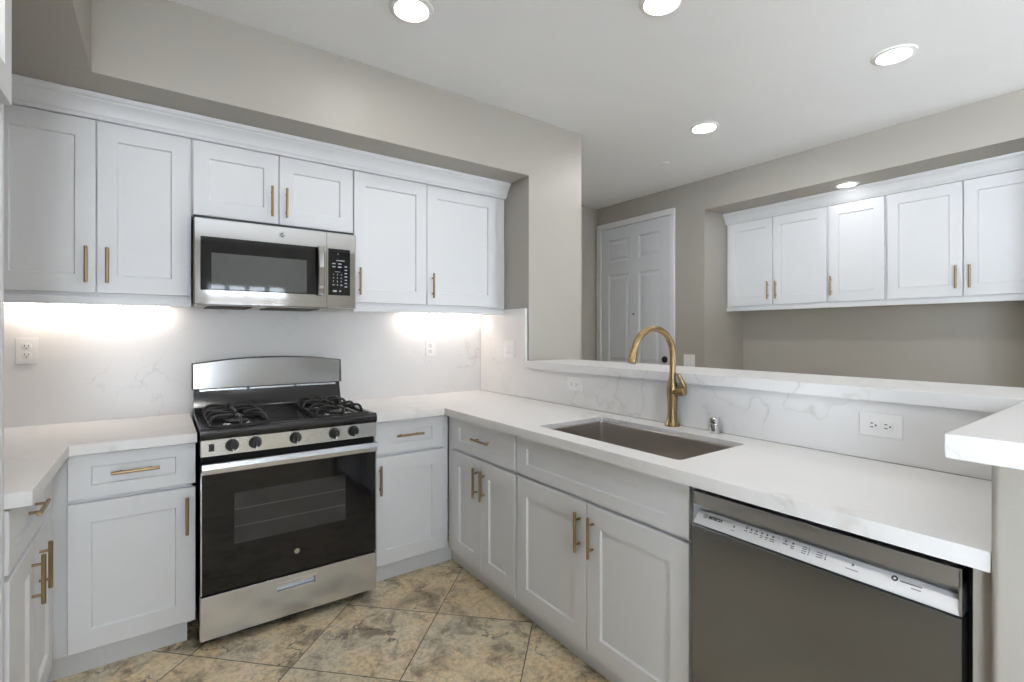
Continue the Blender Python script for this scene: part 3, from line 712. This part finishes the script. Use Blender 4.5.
bm = B(); roundel(bm, (-1.430, RF - 0.0012, 0.333), 0.0115, (1, 0, 0), (0, 0, 1)); R('badge_lettering', bm, 'ink', bd)
# storage drawer with recessed grip
bm = B(); dz0, dz1 = 0.046, 0.232; sx0, sx1, sz0, sz1 = -1.516, -1.346, 0.166, 0.202
def rg(x0, x1, z0, z1, y): return [(x0, y, z0), (x1, y, z0), (x1, y, z1), (x0, y, z1)]
loft(bm, [rg(RX0, RX1, dz0, dz1, RF + 0.052), rg(RX0, RX1, dz0, dz1, RF + 0.004), rg(RX0 + 0.004, RX1 - 0.004, dz0 + 0.003, dz1 - 0.003, RF), rg(sx0, sx1, sz0, sz1, RF), rg(sx0 + 0.004, sx1 - 0.004, sz0 + 0.004, sz1 - 0.004, RF + 0.004), rg(sx0 + 0.006, sx1 - 0.006, sz0 + 0.006, sz1 - 0.006, RF + 0.022)])
dr = R('storage_drawer', bm, 'steel')
bm = B(); fr = [rg(sx0 - 0.004, sx1 + 0.004, sz0 - 0.004, sz1 + 0.004, RF), rg(sx0 - 0.004, sx1 + 0.004, sz0 - 0.004, sz1 + 0.004, RF - 0.002), rg(sx0 + 0.003, sx1 - 0.003, sz0 + 0.003, sz1 - 0.003, RF - 0.002), rg(sx0 + 0.003, sx1 - 0.003, sz0 + 0.003, sz1 - 0.003, RF + 0.003)]
loft(bm, fr, cap=False); R('grip_frame', bm, 'chrome', dr)
bm = B(); box(bm, RX0 + 0.02, RX1 - 0.02, RF + 0.06, RF + 0.075, 0.012, 0.05); R('kick_plate', bm, 'black')
# backguard: black riser, vent slots, arched steel crest
bm = B(); prism(bm, [(-0.030, 0.886), (-0.118, 0.886), (-0.118, 0.935), (-0.104, 0.950), (-0.080, 1.018), (-0.076, 1.045), (-0.030, 1.045)], lambda p, a: (a, p[0], p[1]), RX0 + 0.006, RX1 - 0.006); R('backguard_riser', bm, 'enamel')
for a, b in ((RX0 + 0.03, RX0 + 0.25), (RX0 + 0.265, RX1 - 0.265), (RX1 - 0.25, RX1 - 0.03)):
    bm = B(); box(bm, a, b, -0.0825, -0.074, 1.028, 1.038, 0.001); R('vent_slot', bm, 'steel')
bm = B(); rings = []; nx = 24
for i in range(nx + 1):
    s = -1 + 2 * i / nx; x = RC + s * (RX1 - RX0) / 2
    a = 0.030 * (1 - abs(s) ** 2.2); zt = 1.174 + a; bow = 0.004 * (1 - s * s)
    rings.append([(x, -0.030, 1.044), (x, -0.082 - bow, 1.044), (x, -0.082 - bow, 1.10), (x, -0.080 - bow, zt - 0.006), (x, -0.074 - bow, zt), (x, -0.030, zt)])
loft(bm, rings); R('backguard', bm, 'steel_bg', smooth=30)
for s in (0, 1):
    bm = B(); x = RX0 - 0.001 if s == 0 else RX1 - 0.004
    prism(bm, [(-0.030, 1.042), (-0.094, 1.042), (-0.092, 1.10), (-0.082, 1.172), (-0.074, 1.176), (-0.030, 1.176)], lambda p, a: (a, p[0], p[1]), x, x + 0.005)
    R('backguard_end', bm, 'black')

# ------------------------------------------------------------------ microwave
MX0, MX1, MZ0, MZ1, MF = -1.817, -1.066, 1.466, 1.872, -0.405
t = thing('microwave', 'stainless over-the-range microwave mounted under the short wall cabinet', 'microwave', ((MX0 + MX1) / 2, -0.2, MZ0))
MC = ((MX0 + MX1) / 2, -0.2, MZ0)
def Q(name, bm, mat, parent=None, **k):
    bmesh.ops.translate(bm, verts=bm.verts[:], vec=(-MC[0], -MC[1], -MC[2])); return obj(name, bm, mat, parent or t, **k)
bm = B(); box(bm, MX0 + 0.003, MX1 - 0.003, MF + 0.032, -0.022, MZ0 + 0.006, 1.888, 0.002, 1); Q('housing', bm, 'black')
MD = -1.221
def mrg(x0, x1, z0, z1, y): return [(x0, y, z0), (x1, y, z0), (x1, y, z1), (x0, y, z1)]
bm = B(); gx0, gx1, gz0, gz1 = -1.789, -1.236, 1.535, 1.786
loft(bm, [mrg(MX0, MD - 0.001, MZ0, MZ1, MF + 0.03), mrg(MX0, MD - 0.001, MZ0, MZ1, MF + 0.006), mrg(MX0 + 0.006, MD - 0.001, MZ0 + 0.004, MZ1 - 0.004, MF), mrg(gx0, gx1, gz0, gz1, MF), mrg(gx0, gx1, gz0, gz1, MF + 0.004)])
md = Q('door', bm, 'steel_mw')
bm = B(); box(bm, gx0, gx1, MF + 0.001, MF + 0.0045, gz0, gz1); Q('door_glass', bm, 'blackgl', md)
bm = B(); box(bm, -1.745, -1.322, MF + 0.0004, MF + 0.002, 1.542, 1.712); w = Q('window_mesh', bm, 'mwwin', md); w['label'] = 'grey mesh window'
bm = B(); lathe(bm, [(0, 0.0012), (0.0165, 0.0012), (0.0165, 0), (0, 0)], (-1.440, MF, 1.829), (0, -1, 0)); bd = Q('badge', bm, 'greyink', md)
bm = B(); roundel(bm, (-1.440, MF - 0.0014, 1.829), 0.0155, (1, 0, 0), (0, 0, 1)); Q('badge_lettering', bm, 'chrome', bd)
bm = B(); pts = []
n = 14; rings = []
for i in range(n + 1):
    s = i / n; z = 1.532 + 0.256 * s; bow = 0.012 * (1 - (2 * s - 1) ** 2)
    y = MF - 0.026 - bow
    rings.append([(-1.272, y + 0.010, z), (-1.272, y, z), (-1.268, y - 0.004, z), (-1.246, y - 0.004, z), (-1.242, y, z), (-1.242, y + 0.010, z)])
loft(bm, rings)
for z in (1.545, 1.760): box(bm, -1.266, -1.248, MF - 0.030, MF + 0.003, z, z + 0.018, 0.002)
h = Q('door_handle', bm, 'steel_mw', md, smooth=30); h['label'] = 'curved stainless door handle'
bm = B(); kx0, kx1, kz0, kz1 = -1.214, -1.098, 1.537, 1.786
loft(bm, [mrg(MD + 0.001, MX1, MZ0, MZ1, MF + 0.03), mrg(MD + 0.001, MX1, MZ0, MZ1, MF + 0.006), mrg(MD + 0.001, MX1 - 0.006, MZ0 + 0.004, MZ1 - 0.004, MF), mrg(kx0, kx1, kz0, kz1, MF), mrg(kx0, kx1, kz0, kz1, MF + 0.003)])
kp = Q('control_panel', bm, 'steel_mw')
bm = B(); box(bm, kx0, kx1, MF + 0.0008, MF + 0.004, kz0, kz1); kg = Q('keypad', bm, 'blackgl', kp)
yk = MF + 0.0006
FR = lambda x, z: face_m((x, yk, z), (1, 0, 0), (0, 0, 1))
digits = ['1', '2', '3', '4', '5', '6', '7', '8', '9', None, '0', None]
for r in range(4):
    for c in range(3):
        d = digits[r * 3 + c]; x, z = -1.186 + 0.0205 * c, 1.648 - 0.0185 * r; bm = B()
        if d: text(bm, d, 0.0115, FR(x, z), 0.0002, bold=0.0003)
        else: mark(bm, x - 0.006, x + 0.006, z - 0.002, z + 0.002, yk)
        Q('key', bm, 'whiteink', kg)
def kmark(*a):
    bm = B(); mark(bm, *a, yk); Q('key_label', bm, 'whiteink', kg)
for r in range(2):
    for c in range(2): kmark(-1.192 + 0.030 * c, -1.176 + 0.032 * c, 1.687 + 0.017 * r, 1.692 + 0.017 * r)
for r in range(7): kmark(-1.127, -1.114, 1.582 + 0.018 * r, 1.587 + 0.018 * r)
for q in ((-1.172, -1.128, 1.722, 1.726), (-1.178, -1.150, 1.6625, 1.6645), (-1.166, -1.158, 1.757, 1.760), (-1.189, -1.170, 1.555, 1.564), (-1.155, -1.146, 1.556, 1.564)): kmark(*q)
bm = B(); box(bm, MX0 + 0.01, MX1 - 0.01, MF + 0.012, -0.03, MZ0 - 0.004, MZ0 + 0.008, 0.002); Q('underside', bm, 'steel_mw')
for a, b in ((MX0 + 0.06, MX0 + 0.25), (MX0 + 0.32, MX1 - 0.18)):
    bm = B(); box(bm, a, b, MF + 0.05, -0.10, MZ0 - 0.007, MZ0 - 0.003, 0.001); Q('grease_filter', bm, 'slot')

# ------------------------------------------------------------------ dishwasher
DY0, DY1 = -2.8355, -2.203; DF = -0.640; DC = (DY0 + DY1) / 2
t = thing('dishwasher', 'stainless steel dishwasher under the countertop right of the sink cabinet', 'dishwasher', (-0.33, DC, 0), -PI / 2)
def D(name, bm, mat, parent=None, **k):
    bmesh.ops.translate(bm, verts=bm.verts[:], vec=(0.33, -DC, 0)); bmesh.ops.rotate(bm, verts=bm.verts[:], cent=(0, 0, 0), matrix=Matrix.Rotation(PI / 2, 3, 'Z'))
    return obj(name, bm, mat, parent or t, **k)
bm = B(); box(bm, -0.585, -0.03, DY0 + 0.004, DY1 - 0.004, 0.02, 0.868, 0.001, 1); D('tub', bm, 'black')
dy0, dy1 = DY0 + 0.012, DY1 - 0.010
bm = B()   # door with a pocket handle: section in x,z run along y
prism(bm, [(DF, 0.125), (DF - 0.001, 0.130), (DF - 0.001, 0.760), (DF + 0.004, 0.764), (-0.588, 0.764), (-0.588, 0.122), (DF + 0.004, 0.122)], lambda p, a: (p[0], a, p[1]), dy0, dy1)
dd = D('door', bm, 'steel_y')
bm = B()   # sloping control strip
prism(bm, [(DF, 0.766), (DF + 0.002, 0.770), (DF + 0.026, 0.800), (DF + 0.036, 0.800), (DF + 0.036, 0.766)], lambda p, a: (p[0], a, p[1]), dy0 + 0.004, dy1 - 0.004)
cs = D('control_strip', bm, 'steel_lt'); cs['label'] = 'pale sloping control strip'
bm = B(); prism(bm, [(DF + 0.036, 0.765), (DF + 0.050, 0.765), (DF + 0.050, 0.835), (DF + 0.040, 0.825), (DF + 0.038, 0.805)], lambda p, a: (p[0], a, p[1]), dy0, dy1); D('handle_pocket', bm, 'steel_rail')
bm = B(); box(bm, DF + 0.001, DF + 0.050, dy0, dy1, 0.821, 0.861, 0.002); D('top_rail', bm, 'steel_rail')
for a, b in ((dy0, dy0 + 0.005), (dy1 - 0.005, dy1)):
    bm = B(); prism(bm, [(DF + 0.001, 0.766), (DF + 0.001, 0.861), (DF + 0.05, 0.861), (DF + 0.05, 0.766)], lambda p, c: (p[0], c, p[1]), a, b)
    D('side_rail', bm, 'steel_rail')
bm = B(); box(bm, -0.56, -0.54, DY0 + 0.005, DY1 - 0.005, 0.0, 0.118); D('toe_kick', bm, 'black')
# print on the sloping strip: u along -y, v up the slope
sl = Vector((0.024, 0, 0.030)).normalized(); nl = Vector((-0.030, 0, 0.024)).normalized(); base = Vector((DF + 0.002, 0, 0.770)) + nl * 0.0003
def SM(y, v): return face_m(base + Vector((0, y, 0)) + sl * v, (0, -1, 0), sl)
def smark(bm, y, v, w, h):
    m = SM(y, v); vs = [bm.verts.new(m @ Vector(p)) for p in ((-w / 2, -h / 2, 0), (w / 2, -h / 2, 0), (w / 2, h / 2, 0), (-w / 2, h / 2, 0), (-w / 2, -h / 2, 0.0004), (w / 2, -h / 2, 0.0004), (w / 2, h / 2, 0.0004), (-w / 2, h / 2, 0.0004))]
    for f in ((4, 5, 6, 7), (0, 1, 5, 4), (1, 2, 6, 5), (2, 3, 7, 6), (3, 0, 4, 7), (3, 2, 1, 0)): bm.faces.new([vs[i] for i in f])
bm = B(); text(bm, 'BOSCH', 0.0128, SM(-2.279, 0.024), 0.0002, bold=0.0005)
o_ = bm
D('brand_lettering', bm, 'ink', cs)
bm = B()
lathe(bm, [(0.0052, 0), (0.0052, 0.0004), (0.0062, 0.0004), (0.0062, 0), (0.0052, 0)], tuple(base + Vector((0, -2.247, 0)) + sl * 0.024), tuple(nl), 20)
smark(bm, -2.247, 0.024, 0.004, 0.001); smark(bm, -2.2455, 0.024, 0.0008, 0.006); smark(bm, -2.2485, 0.024, 0.0008, 0.006)
D('brand_emblem', bm, 'ink', cs)
def button(*a):
    bm = B(); smark(bm, *a); D('button', bm, 'ink', cs)
def printed(*a):
    bm = B(); smark(bm, *a); D('print_line', bm, 'greyink', cs)
for y in (-2.371, -2.385, -2.399, -2.414, -2.428, -2.443, -2.476, -2.494): button(y, 0.029, 0.0046, 0.0042)
for r in range(4): button(-2.533, 0.030 - 0.0052 * r, 0.002, 0.0032)
for r in range(3): button(-2.571, 0.028 - 0.0056 * r, 0.0025, 0.0034)
for y, w in ((-2.371, 0.009), (-2.385, 0.008), (-2.399, 0.011), (-2.414, 0.008), (-2.428, 0.010), (-2.443, 0.012), (-2.476, 0.012), (-2.494, 0.009)): printed(y, 0.0218, w, 0.0028)
for y, w in ((-2.414, 0.005), (-2.428, 0.004), (-2.443, 0.012), (-2.494, 0.008)): printed(y, 0.0165, w, 0.0026)
for y, w in ((-2.374, 0.011), (-2.407, 0.004), (-2.476, 0.016)): printed(y, 0.0345, w, 0.0015)
for r in range(4): printed(-2.522, 0.030 - 0.0052 * r, 0.011, 0.0022)
for r in range(3): printed(-2.557, 0.028 - 0.0056 * r, 0.014, 0.0022)
printed(-2.337, 0.022, 0.005, 0.006); printed(-2.337, 0.010, 0.014, 0.0015)
printed(-2.628, 0.026, 0.005, 0.006); printed(-2.628, 0.014, 0.026, 0.0015)
printed(-2.737, 0.0255, 0.038, 0.0026); printed(-2.747, 0.018, 0.017, 0.002)
bm = B(); lathe(bm, [(0.0028, 0), (0.0028, 0.0004), (0.0062, 0.0004), (0.0062, 0), (0.0028, 0)], tuple(base + Vector((0, -2.708, 0)) + sl * 0.0275), tuple(nl), 18); D('feature_emblem', bm, 'ink', cs)

# ------------------------------------------------------------------ outlets and switches
def plate(name, label, cat, loc, rotz, w, h, kind, horiz=False):
    """local: plate in the x-z plane looking towards -y, at the wall surface y = 0"""
    t = thing(name, label, cat, loc, rotz)
    obj('cover_plate', one(-w / 2, w / 2, -0.006, -0.0005, -h / 2, h / 2, 0.0025), 'plastic', t)
    if kind == 'outlet':
        for s in (-1, 1):
            cx, cz = (s * 0.0195, 0) if horiz else (0, s * 0.0195)
            bm = B(); lathe(bm, [(0, 0.0025), (0.0155, 0.0025), (0.017, 0.0015), (0.017, 0.0), (0, 0)], (cx, -0.006, cz), (0, -1, 0), 24)
            r = obj('receptacle', bm, 'plastic', t)
            bm = B(); y = -0.0088
            for a, b, w_, h_ in ((-0.0062, 0.004, 0.0028, 0.009), (0.0062, 0.004, 0.0028, 0.0075), (0.0, -0.0072, 0.005, 0.005)):
                if horiz: a, b, w_, h_ = -b if False else -b, a, h_, w_
                box(bm, cx + a - w_ / 2, cx + a + w_ / 2, y, y + 0.001, cz + b - h_ / 2, cz + b + h_ / 2)
            obj('slot', bm, 'slot', r)
    else:
        for k in range(kind):
            cx = (k - (kind - 1) / 2) * 0.046
            p = obj('rocker_frame', one(cx - 0.018, cx + 0.018, -0.0075, -0.006, -0.034, 0.034, 0.0006, 1), 'plastic', t)
            bm = B(); prism(bm, [(-0.0070, -0.032), (-0.0120, -0.030), (-0.0085, 0.0), (-0.0078, 0.030), (-0.0070, 0.032)], lambda q, a: (a, q[0], q[1]), cx - 0.0155, cx + 0.0155)
            obj('rocker', bm, 'plastic', p)
    return t
plate('outlet', 'white outlet on the backsplash at far left, under the left wall cabinet', 'outlet', (-2.429, -0.020, 1.253), 0, 0.075, 0.118, 'outlet')
plate('outlet', 'white outlet on the backsplash between the range and the corner', 'outlet', (-0.425, -0.020, 1.230), 0, 0.075, 0.118, 'outlet')
plate('light_switch', 'white double switch plate on the tall part of the corner backsplash', 'switch', (-0.020, -0.392, 1.226), -PI / 2, 0.118, 0.118, 2)
plate('outlet', 'white sideways outlet on the low backsplash left of the sink', 'outlet', (-0.020, -1.037, 1.043), -PI / 2, 0.118, 0.075, 'outlet', True)
plate('outlet', 'white sideways outlet on the low backsplash above the dishwasher', 'outlet', (-0.020, -2.496, 1.030), -PI / 2, 0.118, 0.075, 'outlet', True)
plate('light_switch', 'white double switch plate on the far wall right of the entry door', 'switch', (XF, -0.345, 1.075), -PI / 2, 0.118, 0.118, 2)

# ------------------------------------------------------------------ lamps
def downlight(label, x, y, z, r=0.095, lm='lens'):
    t = thing('recessed_light', label, 'light', (x, y, z), 0)
    bm = B(); lathe(bm, [(r * 0.72, -0.006), (r * 0.78, -0.011), (r * 0.98, -0.006), (r, -0.0005), (r * 0.70, -0.0005), (r * 0.72, -0.006)], (0, 0, 0), seg=40); obj('trim_ring', bm, 'plastic', t)
    bm = B(); lathe(bm, [(0, -0.004), (r * 0.715, -0.004), (r * 0.715, -0.001), (0, -0.001)], (0, 0, 0), seg=40); q = obj('lens', bm, lm, t); q['label'] = 'glowing round lens'
downlight('round recessed ceiling light nearest the range, at the top of the picture', -1.06, -1.125, CE)
downlight('round recessed ceiling light cut by the top edge, above the sink', -0.222, -1.785, CE)
downlight('round recessed ceiling light at right, nearest the niche cabinets on the ceiling', 1.055, -2.215, CE)
downlight('round recessed ceiling light towards the entry door', 1.064, -1.152, CE, 0.095, 'lens_bright')
downlight('round recessed light in the underside of the niche header, above the far cabinets', 2.262, -1.570, NZ, 0.080, 'lens_soft')
downlight('unseen fill light added in the ceiling behind the sink run, near the rear window', -1.06, -3.70, CE)  # out of view, added to fill the room from behind
downlight('unseen fill light added in the living area ceiling, nearest the patio door', 0.55, -4.40, CE)  # second added fill, also out of view
downlight('unseen fill light added above the kitchen floor, in front of the refrigerator', -1.72, -2.25, CE, 0.095, 'lens_bright')  # added out of view and made brighter to lift the sink-run doors
bm = B(); lathe(bm, [(0, -0.022), (0.010, -0.022), (0.012, -0.014), (0.034, -0.012), (0.040, -0.004), (0.041, -0.0005), (0, -0.0005)], (1.423, -0.555, CE), seg=28)
tag(obj('sprinkler_cover', bm, 'plastic'), 'small round sprinkler cover on the ceiling near the entry door', 'sprinkler')
def led(label, x0, x1):
    t = thing('under_cabinet_light', label, 'light', ((x0 + x1) / 2, -0.07, 1.470), 0)
    w = (x1 - x0) / 2
    obj('housing', one(-w, w, -0.018, 0.018, -0.002, 0.0075, 0.001, 1), 'plastic', t)
    q = obj('diffuser', one(-w + 0.006, w - 0.006, -0.014, 0.014, -0.006, -0.0018), 'led', t); q['label'] = 'glowing strip'
led('glowing light bar under the left wall cabinet', -2.50, -1.90)
led('glowing light bar under the right wall cabinet', -0.66, -0.06)
